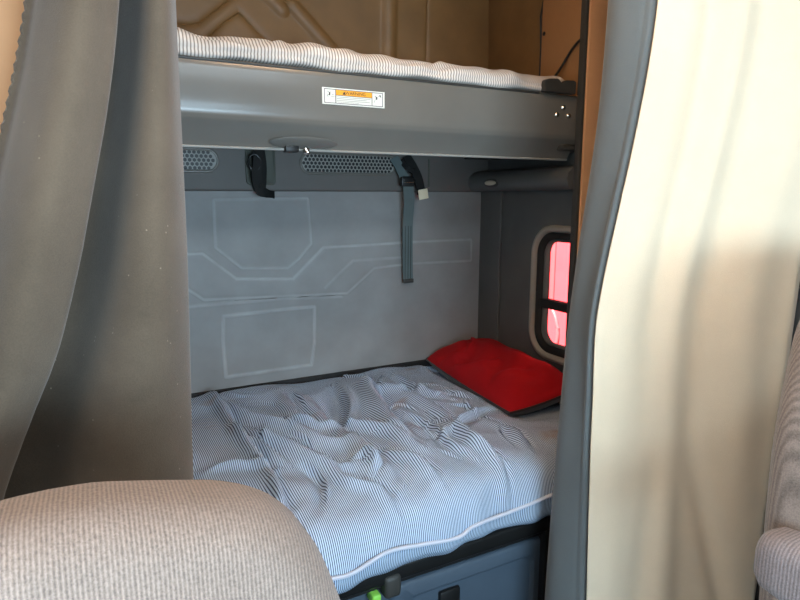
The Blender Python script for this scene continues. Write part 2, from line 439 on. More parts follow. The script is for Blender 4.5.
# ------------------------------------------------------------------ upper bunk
ub = thing('upper_bunk', (.6, 2.0, .125), 'grey moulded upper bunk tray with orange warning label, above the striped bed', 'bunk')
bx0, bx1 = XL_ + .01, 1.64
prof = [(1.712, .352), (1.702, .356), (1.697, .348), (1.6955, .30), (1.697, .25), (1.700, .218), (1.706, .203), (1.718, .188), (1.735, .165), (1.748, .146), (1.752, .138), (1.762, .133), (1.775, .135), (1.79, .150), (2.05, .17), (2.30, .235), (2.30, .32), (1.745, .32), (1.72, .335)]
def refine(pr, n=3):
    out = []
    for a, b in zip(pr, pr[1:] + pr[:1]):
        for k in range(n): out.append((a[0] + (b[0] - a[0]) * k / n, a[1] + (b[1] - a[1]) * k / n))
    return out
bm = bmesh.new()
loft(bm, [[(x, y, z) for y, z in refine(prof)] for x in np.linspace(bx0, bx1, 24)])
bm_obj('tray', bm, M['bunk'], ub, angle=50)
box('edge_strip', (bx0, 1.6945, .349), (1.45, 1.722, .357), M['dark'], ub, .004)
# upright end bracket with notched top edge
bm = bmesh.new()
out = [(1.452, .356), (1.596, .356), (1.596, .398), (1.585, .402), (1.548, .400), (1.540, .392), (1.530, .384), (1.520, .392), (1.517, .402), (1.505, .402), (1.470, .400), (1.456, .394)]
loft(bm, [[(x, 1.674, z) for x, z in out], [(x, 1.6985, z) for x, z in out]])
bmesh.ops.bevel(bm, geom=list(bm.edges), offset=.0025, segments=2, affect='EDGES')
bm_obj('end_bracket', bm, M['dark'], ub)
for x, z in ((1.558, .311), (1.529, .285), (1.584, .284)):
    bm = bmesh.new()
    loft(bm, [[(x + r * math.cos(a), y, z + r * math.sin(a)) for a in np.linspace(0, 2 * math.pi, 17)[:-1]] for y, r in ((1.697, .009), (1.692, .0088), (1.689, .006), (1.6885, .002))])
    bm_obj('bolt', bm, M['chrome'], ub)
bm = bmesh.new()
tube(bm, [(x, 1.7545, .1345) for x in np.linspace(bx0 + .002, bx1 - .002, 12)], .0042, 8)
bm_obj('lip_highlight', bm, M['grille'], ub)  # pale bead added to draw the highlight along the tray lip
# latch paddle under the front edge
bm = bmesh.new()
loops = []
for k in range(9):
    t = -1 + 2 * k / 8; r = math.sqrt(max(.02, 1 - t * t))
    loops.append([(.60 + .105 * r * math.cos(a), 1.734 + .024 * t - .002 * r, .153 - .016 * t + .0045 * r * math.sin(a)) for a in np.linspace(0, 2 * math.pi, 25)[:-1]])
loft(bm, loops)
lt = bm_obj('latch_paddle', bm, M['bunk'], ub)
box('latch_slot', (.545, 1.738, .126), (.588, 1.772, .150), M['black'], ub, .006)
bm = bmesh.new()
tube(bm, [(.606, 1.735, .140), (.606, 1.733, .136), (.606, 1.731, .124), (.606, 1.731, .120)], [.006, .010, .010, .005], 12)
bm_obj('latch_pin', bm, M['chrome'], ub)

# warning decal on the tray: a flat sticker 200 x 46 mm
DY = 1.6945
lab = box('warning_label', (.645, DY - .0006, .262), (.845, DY + .002, .3085), M['decal_white'], ub, .0002, 1)
def ink(name, rects, mat, y):
    bm = bmesh.new()
    for (x0, z0, x1, z1) in rects: bbox(bm, (x0, y - .0004, z0), (x1, y + .0003, z1), 0)
    return bm_obj(name, bm, mat, lab, smooth=False)
yk = DY - .0008
ink('border', [(.651, .3035, .839, .3050), (.651, .2655, .839, .2670), (.651, .2655, .6525, .305), (.8375, .2655, .839, .305), (.6855, .2655, .6875, .305), (.8020, .2655, .8035, .305), (.6875, .2880, .802, .2892)], M['decal_ink'], yk)
ink('orange_band', [(.6875, .2893, .802, .3035)], M['decal_orange'], yk)
text_mesh('lettering', 'WARNING', .0135, M['decal_ink'], lab, (.749, yk - .0006, .2962), (math.pi / 2, 0, 0))
bm = bmesh.new()
v = [bm.verts.new((x, yk - .0008, z)) for x, z in ((.7075, .2915), (.7185, .2915), (.713, .3010))]
bm.faces.new(v); r_ = bmesh.ops.extrude_face_region(bm, geom=bm.faces[:])
bmesh.ops.translate(bm, vec=(0, .0008, 0), verts=[q for q in r_['geom'] if isinstance(q, bmesh.types.BMVert)])
bm_obj('alert_triangle', bm, M['decal_ink'], lab, smooth=False)
ink('small_print', [(.690, .2835, .798, .2848), (.690, .2787, .785, .2800), (.690, .2740, .795, .2752), (.690, .2697, .760, .2708)], M['decal_grey'], yk)
def figure(parts):
    bm = bmesh.new()
    for pts, r in parts: tube(bm, [(x, yk - .0002, z) for x, z in pts], r, 6, .15)
    return bm_obj('pictogram', bm, M['decal_ink'], lab)
figure([([(.661, .2985), (.664, .2955), (.668, .2955)], .0011), ([(.668, .2955), (.6705, .2985)], .0014), ([(.668, .2955), (.667, .2870)], .0018),
        ([(.667, .287), (.6615, .290), (.660, .285), (.664, .2835)], .0010), ([(.674, .2895), (.680, .2895)], .0011), ([(.672, .2835), (.686, .2835)], .0008)])
figure([([(.812, .2955), (.817, .2925), (.822, .2890)], .0013), ([(.818, .2925), (.817, .2850)], .0018), ([(.817, .285), (.811, .2825), (.810, .2770)], .0012),
        ([(.817, .285), (.822, .286)], .0012), ([(.828, .2990), (.831, .2940)], .0022), ([(.824, .296), (.8335, .2925)], .0010)])

# ------------------------------------------------------------------ ticking covered mattresses
def crease_field(X, Y, creases, scale=1.0):
    Dz = np.zeros_like(X); Wx = np.zeros_like(X)
    for pts, amp, w in creases:
        P = [tuple(q) for q in smooth_path(pts, max(12, 8 * len(pts)))]
        d, t, s = seg_dist(X, Y, P)
        fade = np.sin(np.pi * np.clip(t, .02, .98)) ** .6
        sd = d * s
        # a steep fold: a ridge beside a furrow
        Dz += amp * fade * (np.exp(-((sd - w * .55) / w) ** 2) - .9 * np.exp(-((sd + w * .35) / (w * .5)) ** 2)) * scale
        Wx += -sd * abs(amp) * 7 * fade * np.exp(-(d / (w * 1.6)) ** 2)
    return Dz, Wx

CR = [
 ([(0.416, 2.377), (0.416, 2.206), (0.412, 1.838), (0.423, 1.59), (0.417, 1.429), (0.403, 1.262)], .011, .014),
 ([(0.415, 2.335), (0.49, 2.015), (0.595, 1.835), (0.653, 1.71), (0.733, 1.695)], .016, .024),
 ([(0.458, 1.889), (0.543, 1.682), (0.607, 1.552), (0.658, 1.525)], .012, .020),
 ([(0.89, 2.227), (0.825, 1.988), (0.742, 1.808), (0.725, 1.7)], -.015, .028),
 ([(1.033, 2.261), (0.962, 1.979), (0.911, 1.718), (0.902, 1.534)], .016, .026),
 ([(0.725, 2.105), (0.728, 1.765), (0.742, 1.496), (0.736, 1.389)], .013, .021),
 ([(0.247, 1.684), (0.342, 1.67), (0.439, 1.596)], .009, .013),
 ([(1.092, 1.977), (1.108, 1.779), (1.072, 1.534), (1.051, 1.396)], .013, .022),
 ([(0.936, 1.56), (1.052, 1.593), (1.054, 1.453), (1.079, 1.373)], .010, .016),
 ([(1.102, 1.669), (1.237, 1.71), (1.341, 1.728)], -.012, .018),
 ([(0.774, 1.559), (0.834, 1.447), (0.845, 1.352)], .011, .015),
 ([(0.594, 1.559), (0.613, 1.455), (0.674, 1.388), (0.684, 1.318)], .011, .016),
 ([(0.388, 1.945), (0.444, 1.776), (0.484, 1.595)], .008, .013),
 ([(0.638, 1.551), (0.705, 1.555), (0.723, 1.49), (0.688, 1.45)], .012, .014),
 ([(1.282, 1.946), (1.318, 1.857), (1.402, 1.84)], .010, .018),
 ([(0.658, 2.206), (0.64, 1.969), (0.662, 1.78)], .011, .022),
 ([(1.163, 2.241), (1.145, 1.99), (1.199, 1.854)], -.012, .022),
 ([(1.049, 1.5), (1.065, 1.364), (1.026, 1.25)], .008, .014),
 ([(0.418, 1.524), (0.409, 1.404), (0.385, 1.349)], .009, .012),
 ([(0.80, 1.80), (0.86, 1.66), (0.88, 1.52)], .011, .018),
 ([(0.55, 1.98), (0.66, 1.86), (0.78, 1.80), (.84, 1.70)], .010, .018),
 ([(0.98, 1.80), (1.00, 1.66), (.97, 1.50), (.99, 1.40)], -.010, .016),
 ([(1.22, 1.62), (1.24, 1.50), (1.20, 1.38)], .008, .014),
 ([(0.52, 1.60), (0.54, 1.48), (0.50, 1.36)], -.008, .013),
 ([(0.95, 2.20), (1.06, 2.05), (1.20, 2.02)], .010, .022),
]
for _ in range(34):         # the many short puckers of the loose cover
    x = rng.uniform(.22, 1.42); y = rng.uniform(1.36, 2.25); a = rng.normal(1.75, .55); L = rng.uniform(.06, .20)
    if x < .42 and y > 1.75: continue
    k = rng.uniform(-.4, .4)
    p = [(x, y), (x + L * .5 * math.cos(a), y + L * .5 * math.sin(a)), (x + L * math.cos(a + k), y + L * math.sin(a + k))]
    CR.append((p, rng.uniform(.002, .005) * rng.choice([-1, 1]), rng.uniform(.006, .011)))

def mattress(parent, x0, x1, prof, step, creases, mat, wob, name, cscale=1.0):
    P = np.array(prof, float)
    seg = np.r_[0, np.cumsum(np.hypot(*np.diff(P, axis=0).T))]
    T = np.arange(0, seg[-1], step); sm = smooth_path(P, 600)
    sl = np.r_[0, np.cumsum(np.hypot(*np.diff(sm, axis=0).T))]; T = np.linspace(0, sl[-1], int(sl[-1] / step))
    yy = np.interp(T, sl, sm[:, 0]); zz = np.interp(T, sl, sm[:, 1])
    ty = np.gradient(yy, T); tz = np.gradient(zz, T); ny, nz = -tz, ty
    if nz[np.argmax(zz)] < 0: ny, nz = -ny, -nz
    xs = np.arange(x0, x1 + step, step)
    X, YY = np.meshgrid(xs, yy); _, ZZ = np.meshgrid(xs, zz); _, TT = np.meshgrid(xs, T)
    _, NY = np.meshgrid(xs, ny); _, NZ = np.meshgrid(xs, nz)
    D, Wx = crease_field(X, YY, [(a, b * cscale, c * 1.5) for a, b, c in creases])
    D *= np.clip(NZ, 0, 1) ** .6 * (1 - 1 / (1 + np.exp(-(X - 1.27 - .06 * (YY - 1.6)) / .025)) / (1 + np.exp(-(YY - 1.55) / .03)))
    D += wob(X, YY, ZZ, TT, NZ)
    V = np.stack([X, YY + NY * D, ZZ + NZ * D], -1)
    endr = .035        # pull the two ends in and down so that they round off
    for xe, s in ((x0, 1), (x1, -1)):
        q = np.clip(1 - (X - xe) * s / endr, 0, 1); k = 1 - np.sqrt(np.clip(1 - q * q, 0, 1))
        c = np.array([(yy.min() + yy.max()) / 2, (zz.min() + zz.max()) / 2])
        V[..., 2] -= k * .035 * NZ; V[..., 1] -= k * .02 * NY
    UV = np.stack([X + Wx, TT], -1)
    nr, nc = X.shape
    V = V.reshape(-1, 3); F = grid_faces(nr, nc)
    base = len(V); Vl = [tuple(v) for v in V]
    left = [r * nc for r in range(nr)]; right = [r * nc + nc - 1 for r in range(nr)]
    F.append(tuple(left)); F.append(tuple(right[::-1]))
    F.append(tuple(range(nc))[::-1] + tuple())
    bot = list(range(nc)) + [(nr - 1) * nc + c for c in range(nc - 1, -1, -1)]
    F[-1] = tuple(bot)
    o = mesh_obj(name, Vl, F, mat, parent, True, UV.reshape(-1, 2))
    bm = bmesh.new(); bm.from_mesh(o.data); bmesh.ops.recalc_face_normals(bm, faces=bm.faces); bm.to_mesh(o.data); bm.free()
    return o

lm = thing('mattress', (.65, 1.83, -.975), 'lower bunk mattress in rumpled blue grey striped ticking', 'mattress')
prof = [(2.355, -.972), (2.368, -.95), (2.370, -.86), (2.366, -.80), (2.350, -.772), (2.29, -.766), (2.1, -.764), (1.8, -.766), (1.5, -.772), (1.40, -.780), (1.34, -.795), (1.305, -.822), (1.287, -.865), (1.281, -.91), (1.284, -.95), (1.296, -.971)]
def wob_low(X, Y, Z, T, NZ):
    side = 1 - np.clip(NZ, 0, 1)
    dent = -.058 * np.clip(NZ, 0, 1) / (1 + np.exp(-(X - 1.335 - .06 * (Y - 1.6)) / .016)) / (1 + np.exp(-(Y - 1.60) / .03))
    w = .010 * np.sin(X * 9 + Y * 4) * np.sin(Y * 7 - X * 3) * np.clip(NZ, 0, 1) + .005 * np.sin(X * 23 + 7 * np.sin(Y * 4)) * np.sin(Y * 13 + 2 * X) * np.clip(NZ, 0, 1)
    w += side * (Y < 1.6) * (.005 * np.sin(X * 17 + .6 * np.sin(X * 7)) + .003 * np.sin(X * 41 + Z * 20))
    w += np.where(NZ < 0, np.clip(1 + NZ, 0, 1), side) * (Y < 1.6) * .055 * np.clip((1.0 - X) / .6, 0, 1)
    w += .0015 * np.sin(X * 60 + 9 * np.sin(Y * 12)) * np.clip((1.6 - Y) * 4, 0, 1)
    return w + dent
mattress(lm, XL_ + .02, 1.682, prof, .006, CR, M['tick'], wob_low, 'cover', 2.3)
PIPE = [(-.38, -.89), (-.1, -.90), (.2, -.892), (0.44, -0.898), (0.52, -0.908), (0.625, -0.892), (0.73, -0.908), (0.845, -0.922), (0.911, -0.909), (1.067, -0.905), (1.205, -0.888), (1.4, -.875), (1.66, -.88)]
pp = smooth_path([(x, 1.2775 - .055 * min(1, max(0, (1.0 - x) / .6)) - .005 * math.sin(x * 17 + .6 * math.sin(x * 7)), z) for x, z in PIPE], 160)
bm = bmesh.new(); tube(bm, pp, .0058, 8); bm_obj('piping', bm, M['piping'], lm)

um = thing('mattress', (.6, 2.0, .33), 'thin upper bunk mattress in beige striped ticking, above the grey tray', 'mattress')
prof = [(2.285, .335), (2.29, .37), (2.28, .41), (2.24, .430), (2.0, .430), (1.80, .428), (1.742, .423), (1.712, .408), (1.694, .390), (1.690, .372), (1.698, .361), (1.722, .358)]
CRU = [([(.25, 1.73), (.40, 1.70), (.52, 1.70)], .006, .010), ([(.48, 1.70), (.53, 1.74), (.56, 1.80)], .007, .010), ([(.60, 1.70), (.72, 1.73), (.78, 1.78)], .006, .010),
       ([(.86, 1.69), (1.02, 1.72), (1.10, 1.80)], .008, .012), ([(.95, 1.70), (1.10, 1.705), (1.2, 1.72)], .005, .009), ([(1.2, 1.69), (1.3, 1.74), (1.35, 1.8)], .005, .010)]
def wob_up(X, Y, Z, T, NZ):
    f = np.clip((1.80 - Y) * 10, 0, 1)
    top = .013 / (1 + np.exp((X - .62) / .10)) + .006 * np.sin(X * 11 + .8 * np.sin(X * 5)) + .004 * np.sin(X * 29 + 1) + .003 * np.sin(X * 53)
    return f * (top * np.clip(NZ + .3, 0, 1) + (.004 * np.sin(X * 13 + Z * 30) + .003 * np.sin(X * 33 - Z * 60)) - .006 * np.exp(-((Z - .378 - .003 * np.sin(X * 15)) / .004) ** 2))
mattress(um, XL_ + .02, 1.585, prof, .005, CRU, M['tick_up'], wob_up, 'cover', 1.0)

# ------------------------------------------------------------------ pillow
pw = thing('pillow', (1.49, 2.02, -.765), 'red pillow at the window end of the striped lower bed', 'pillow')
n = 56
u = np.linspace(-1, 1, n); A, B = np.meshgrid(u, u)
def pillow_side(sign):
    ea = np.clip(1 - np.abs(A) ** 3.2, 0, 1); eb = np.clip(1 - np.abs(B) ** 3.2, 0, 1)
    h = (ea * eb) ** .55
    corner = 1 - .05 * (A ** 2 * B ** 2)
    edge = .018 * np.cos(np.pi * B * .5) * np.abs(A) ** 3 * -np.sign(A)
    x = (A * .170 + edge * 0) * (1 - .06 * B ** 2 * (1 - A ** 2) * 0) * corner
    y = B * .372 * corner * (1 - .05 * (1 - A ** 2) * 0)
    w = .008 * np.sin(A * 5 + B * 3) * h + .006 * np.sin(B * 11 - A * 6) * h
    d, t, s = seg_dist(A, B, [(-.9, .55), (-.45, .35), (-.05, .5), (.3, .75)]); w += .020 * (np.exp(-((d * s - .05) / .07) ** 2) - np.exp(-((d * s + .03) / .05) ** 2)) * h
    d, t, s = seg_dist(A, B, [(-.85, .2), (-.5, -.05), (-.1, -.1)]); w += .017 * (np.exp(-((d * s - .05) / .07) ** 2) - np.exp(-((d * s + .03) / .05) ** 2)) * h
    d, t, s = seg_dist(A, B, [(-.8, -.5), (-.3, -.4), (.2, -.55)]); w += .008 * (np.exp(-((d * s - .05) / .08) ** 2) - np.exp(-((d * s + .03) / .05) ** 2)) * h
    z = sign * (.078 * h) + (w if sign > 0 else 0) + .002 * sign
    return np.stack([x, y, z], -1).reshape(-1, 3)
R = Matrix.Translation((1.522, 2.0, -.742)) @ Matrix.Rotation(math.radians(-5), 4, 'Z') @ Matrix.Rotation(math.radians(-11), 4, 'Y') @ Matrix.Rotation(math.radians(2), 4, 'X')
Rn = np.array(R)
def tf(P): return (Rn[:3, :3] @ P.T).T + Rn[:3, 3]
mesh_obj('pillowcase', tf(pillow_side(1)), grid_faces(n, n), M['pillow'], pw)
mesh_obj('underside', tf(pillow_side(-1)), [f[::-1] for f in grid_faces(n, n)], M['pillow_dark'], pw)
ring = [(k, 0) for k in range(n)] + [(n - 1, k) for k in range(n)] + [(k, n - 1) for k in range(n - 1, -1, -1)] + [(0, k) for k in range(n - 1, -1, -1)]
top = tf(pillow_side(1)).reshape(n, n, 3)
bm = bmesh.new(); pts = [top[b, a] for a, b in ring]; pts = [p for i, p in enumerate(pts) if i == 0 or np.linalg.norm(p - pts[i - 1]) > 1e-5]
tube(bm, pts[::2], .0045, 6); bm_obj('seam', bm, M['pillow_dark'], pw)

# ------------------------------------------------------------------ base of the lower bunk
lb = thing('bunk_base', (.65, 1.85, ZF), 'blue grey locker base with black top rail under the striped lower bed', 'bunk')
box('body', (XL_ + .012, 1.335, ZF + .002), (1.69, 2.385, -.985), M['base'], lb, .01)
box('top_rail', (XL_ + .012, 1.298, -1.026), (1.69, 2.38, -.978), M['black'], lb, .008, 3)
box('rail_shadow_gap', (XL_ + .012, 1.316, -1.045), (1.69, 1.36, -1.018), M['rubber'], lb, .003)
bm = bmesh.new()
loft(bm, [[(x, y, z) for x, z in rrect(.95, -1.25, .275 - g, .19 - g, .03, 6)] for y, g in ((1.337, -.005), (1.326, 0), (1.322, .006), (1.322, .045), (1.332, .055), (1.332, .06))])
dr = bm_obj('locker_door', bm, M['base'], lb)
box('door_latch', (.83, 1.318, -1.185), (.90, 1.334, -1.125), M['black'], dr, .006)
box('rail_bracket', (.640, 1.288, -1.066), (.690, 1.34, -1.000), M['dark'], lb, .012, 3)
box('release_tab', (.604, 1.292, -1.070), (.630, 1.335, -1.042), M['green'], lb, .006, 3)['label'] = 'lime green release tab'
bm = bmesh.new()
bbox(bm, (1.20, 1.300, ZF + .003), (1.26, 1.34, -1.012), .006)
bm_obj('support_post', bm, M['black'], lb)

# ------------------------------------------------------------------ perforated grilles
def grille(x0, x1, z0, z1, label):
    t = thing('vent_grille', ((x0 + x1) / 2, 2.34, z0), label, 'vent', 'perforated grilles in the header')
    yf = 2.3405; r = (z1 - z0) / 2; zc = (z0 + z1) / 2
    def stad(g): return rrect((x0 + x1) / 2, zc, (x1 - x0) / 2 + g, r + g, r + g, 10)
    bm = bmesh.new()
    loft(bm, [[(x, y, z) for x, z in stad(g)] for y, g in ((yf + .001, .010), (yf - .004, .009), (yf - .0055, .005), (yf - .0045, .0), (yf - .001, -.003))], cap=False)
    bm_obj('frame', bm, M['bunk'], t, angle=80)
    bm = bmesh.new(); loft(bm, [[(x, y, z) for x, z in stad(.001)] for y in (yf + .0005, yf - .0012)]); bm_obj('backing', bm, M['black'], t)
    bm = bmesh.new(); p = .0165; dz = p * math.sqrt(3) / 2; row = 0; z = zc - math.floor((r + p) / dz) * dz
    def ins(x, z, g):
        cx0, cx1 = x0 + r, x1 - r; q = min(max(x, cx0), cx1); return math.hypot(x - q, z - zc) < r + g
    while z < zc + r + p:
        x = x0 - p + (row % 2) * p / 2
        while x < x1 + p:
            if ins(x, z, p * .35):
                R_ = p / math.sqrt(3); yq = yf - .0035
                full = ins(x, z, -p * .30)
                outer = [Vector((x + R_ * math.cos(math.radians(30 + 60 * k)), yq, z + R_ * math.sin(math.radians(30 + 60 * k)))) for k in range(6)]
                if not full:
                    ov = [bm.verts.new(v) for v in outer]; bm.faces.new(ov)
                else:
                    s = .76; c = Vector((x, yq, z))
                    ov = [bm.verts.new(v) for v in outer]; iv = [bm.verts.new(c + (v - c) * s) for v in outer]
                    bv = [bm.verts.new(c + (v - c) * s + Vector((0, .002, 0))) for v in outer]
                    for k in range(6):
                        j = (k + 1) % 6
                        bm.faces.new((ov[k], ov[j], iv[j], iv[k])); bm.faces.new((iv[k], iv[j], bv[j], bv[k]))
            x += p
        z += dz; row += 1
    # keep rim cells inside the frame
    for v in bm.verts:
        q = min(max(v.co.x, x0 + r), x1 - r); d = math.hypot(v.co.x - q, v.co.z - zc)
        if d > r: v.co.x = q + (v.co.x - q) * r / d; v.co.z = zc + (v.co.z - zc) * r / d
    bm_obj('perforated_plate', bm, M['grille'], t, smooth=False)
grille(.798, 1.212, .094, .166, 'wide perforated grille in the header, between the two hanging straps')
grille(.10, .468, .094, .166, 'perforated grille in the header at its left, half hidden by the left curtain')

# ------------------------------------------------------------------ restraint straps
def pocket(parent, x0, x1, z0, z1):
    bm = bmesh.new(); c = ((x0 + x1) / 2, (z0 + z1) / 2); hx = (x1 - x0) / 2; hz = (z1 - z0) / 2
    loft(bm, [[(x, y, z) for x, z in rrect(c[0], c[1], hx - g, hz - g, .018, 5)] for y, g in ((2.341, -.004), (2.337, -.002), (2.336, .003), (2.3395, .007))])
    return bm_obj('anchor_recess', bm, M['pocket'], parent)
st = thing('restraint_strap', (.62, 2.33, .16), 'short folded black strap hanging from the header, left of the wide grille', 'strap')
pocket(st, .578, .688, .045, .21)
strap('webbing', [(.618, 2.315, .19), (.612, 2.30, .13), (.606, 2.305, .075), (.620, 2.322, .025), (.645, 2.325, .012), (.678, 2.322, .004)], .038, .006, M['webblack'], st, (1, .15, 0))
strap('folded_end', [(.630, 2.325, .20), (.636, 2.318, .12), (.634, 2.318, .06), (.632, 2.322, .03)], .030, .006, M['webblack'], st, (.9, .4, 0))
bm = bmesh.new(); tube(bm, [(.600 + .022 * math.cos(a), 2.303, .125 + .03 * math.sin(a)) for a in np.linspace(0, 2 * math.pi, 21)], .005, 8)
bm_obj('ring', bm, M['black'], st)

lg = thing('restraint_strap', (1.27, 2.32, .16), 'long grey strap with black buckle hanging down the back wall', 'strap')
strap('upper_webbing', [(1.205, 2.330, .16), (1.225, 2.315, .12), (1.245, 2.305, .075)], .042, .004, M['web'], lg, (1, 0, .3))
bm = bmesh.new()
bbox(bm, (1.222, 2.288, .040), (1.285, 2.312, .082), .006)
bk = bm_obj('buckle', bm, M['black'], lg)
bm = bmesh.new(); tube(bm, [(1.230, 2.285, .072), (1.230, 2.284, .056), (1.277, 2.284, .058), (1.277, 2.285, .074)], .0022, 6)
bm_obj('buckle_bar', bm, M['chrome'], bk)
strap('webbing', [(1.258, 2.302, .05), (1.270, 2.312, -.02), (1.276, 2.335, -.12), (1.281, 2.345, -.25), (1.285, 2.348, -.372)], .050, .004, M['web'], lg, (1, 0, 0))
bm = bmesh.new(); bbox(bm, (1.259, 2.340, -.385), (1.311, 2.354, -.366), .003); bm_obj('stitched_end', bm, M['dark'], lg)
bm = bmesh.new()
for x in (1.268, 1.283, 1.296):
    tube(bm, [(x - .004, 2.3345, -.13), (x - .001, 2.341, -.25), (x, 2.3445, -.365)], .0012, 5)
bm_obj('stitching', bm, M['webblack'], lg)

bs = thing('restraint_strap', (1.31, 2.32, .16), 'black twisted strap with a small cream tag, right of the long grey strap', 'strap')
strap('webbing', [(1.262, 2.325, .17), (1.285, 2.312, .13), (1.312, 2.310, .08), (1.330, 2.318, .035), (1.338, 2.326, .014)], .044, .005, M['webblack'], bs, (1, .2, .25))
strap('loop', [(1.238, 2.330, .150), (1.252, 2.296, .118), (1.275, 2.292, .104), (1.298, 2.300, .108)], .022, .005, M['webblack'], bs, (.5, .2, .8))
box('paper_tag', (1.318, 2.312, -.014), (1.366, 2.3165, .030), M['tag'], bs, .002, 2, Matrix.Rotation(math.radians(-10), 3, 'Y'))['label'] = 'small cream tag'

# reading lamp on the side console
lp = thing('reading_lamp', (1.60, 2.12, .055), 'small oval reading lamp on the dark console above the pillow end', 'lamp')
def oval(name, mat, x, a, b, d):
    bm = bmesh.new()
    loft(bm, [[(x - d * math.sin(t), 2.17 + a * math.cos(t) * math.cos(q), .056 + b * math.cos(t) * math.sin(q)) for q in np.linspace(0, 2 * math.pi, 25)[:-1]] for t in np.linspace(0, 1.5, 7)])
    return bm_obj(name, bm, mat, lp)
oval('bezel', M['dark'], 1.602, .060, .020, .010); oval('lens', M['satin'], 1.596, .042, .011, .008)
# thin cable across the upper side panel
bm = bmesh.new()
tube(bm, smooth_path([(1.60, 1.80, .43), (1.64, 1.80, .48), (1.655, 1.765, .535), (1.655, 1.72, .560), (1.66, 1.682, .566)], 30), .005, 8)
tag(bm_obj('cable', bm, M['black']), 'thin dark cable curving across the tan panel above the upper mattress', 'cable')

# ------------------------------------------------------------------ curtains
def fit(tab):
    z = np.array([p[1] for p in tab])[::-1]; x = np.array([p[0] for p in tab])[::-1]
    return lambda q: float(np.interp(q, z, x))
def smoothfit(tab):
    f = fit(tab)
    return lambda q: sum(f(q + d) * w for d, w in ((-.08, .2), (-.04, .2), (0, .2), (.04, .2), (.08, .2)))
def sheet(name, rowfn, zs, n, mat, parent, thick=.004):
    V = np.concatenate([bspline(np.array([(x, y) for x, y in rowfn(z)], float), n) for z in zs])
    Z = np.repeat(zs, n)
    o = mesh_obj(name, np.column_stack([V, Z]), grid_faces(len(zs), n), mat, parent)
    so = o.modifiers.new('cloth thickness', 'SOLIDIFY'); so.thickness = thick; so.offset = 0
    return o
ZS = np.linspace(ZF + .012, ZC - .004, 120)

# --- right curtain: grey lining rolls round its leading edge, beige cloth in front
xl = smoothfit([(1.19, 1.05), (1.177, 0.602), (1.176, 0.469), (1.167, 0.235), (1.146, 0.052), (1.123, -0.098), (1.11, -0.213), (1.095, -0.342), (1.085, -0.528), (1.072, -0.752), (1.060, -1.112), (1.05, -1.5)])
xsm_ = smoothfit([(1.28, 1.05), (1.276, 0.603), (1.275, 0.469), (1.269, 0.354), (1.253, 0.234), (1.241, 0.15), (1.215, -0.01), (1.188, -0.109), (1.167, -0.21), (1.152, -0.286), (1.142, -0.39), (1.146, -0.458), (1.143, -0.593), (1.150, -0.882), (1.158, -1.11), (1.16, -1.5)])
xsm = lambda q: xsm_(q) - float(np.interp(q, [-1.5, -1.1, -.5, -.3, 0, .25, .5], [.004, .006, .014, .024, .024, .010, 0]))
rc = thing('curtain', (1.4, 1.1, ZF), 'beige curtain with rolled grey leading edge, hanging behind the right seat', 'curtain')
def lining(z):
    a, b = xl(z) * 1.035 + .012, xsm(z); w = b - a; k = .004 * math.sin(z * 5)
    return [(a + .10, 1.225), (a + .05, 1.222), (a + .01, 1.205), (a - .006, 1.175), (a - .003, 1.145), (a + w * .25, 1.118 + k), (a + w * .5, 1.103 + k), (a + w * .72, 1.100), (b - .010, 1.088), (b + .01, 1.082), (b + .06, 1.082)]
sheet('lining', lining, ZS, 70, M['lining'], rc)['label'] = 'grey rolled leading edge'
def front(z):
    b = xsm(z); zz = np.clip((z + 1.5) / 2.55, 0, 1)
    ex, ey = 1.695 - .10 * (1 - zz) ** 1.5, .875
    L = math.hypot(ex - b, ey - 1.078); out = []
    for k in range(44):
        s = k / 43; d = s * L
        x = b + (ex - b) * s; y = 1.078 + (ey - 1.078) * s
        f = -.004 * math.exp(-(d / .02) ** 2)
        top = np.clip((z + .75) / .6, 0.15, 1)
        lean = .02 * (1 - zz)
        f += .011 * top * math.exp(-((d - .135 - lean) / .030) ** 2)            # furrow
        f -= .010 * math.exp(-((d - .065) / .05) ** 2)                         # roll next to the hem
        f -= .014 * math.exp(-((d - .20 - lean) / .035) ** 2)
        f += .011 * top * math.exp(-((d - .275 - .5 * lean) / .042) ** 2)
        f -= .016 * math.exp(-((d - .40) / .08) ** 2)
        lo = np.clip((-.45 - z) / .5, 0, 1)
        f += .020 * lo * math.exp(-((d - .36 + .22 * (z + 1.0)) / .03) ** 2) * np.clip((z + 1.5) * 4, .2, 1)
        f += .010 * lo * math.exp(-((d - .16 - .1 * (z + 1.0)) / .03) ** 2)
        f += .0015 * math.sin(d * 45 + z * 3)
        f -= .020 * math.exp(-((s - 1.0) / .03) ** 2) * -1
        out.append((x + f * .35, y + f))
    return out
sheet('front_cloth', front, ZS, 220, M['cream'], rc)['label'] = 'beige front cloth'

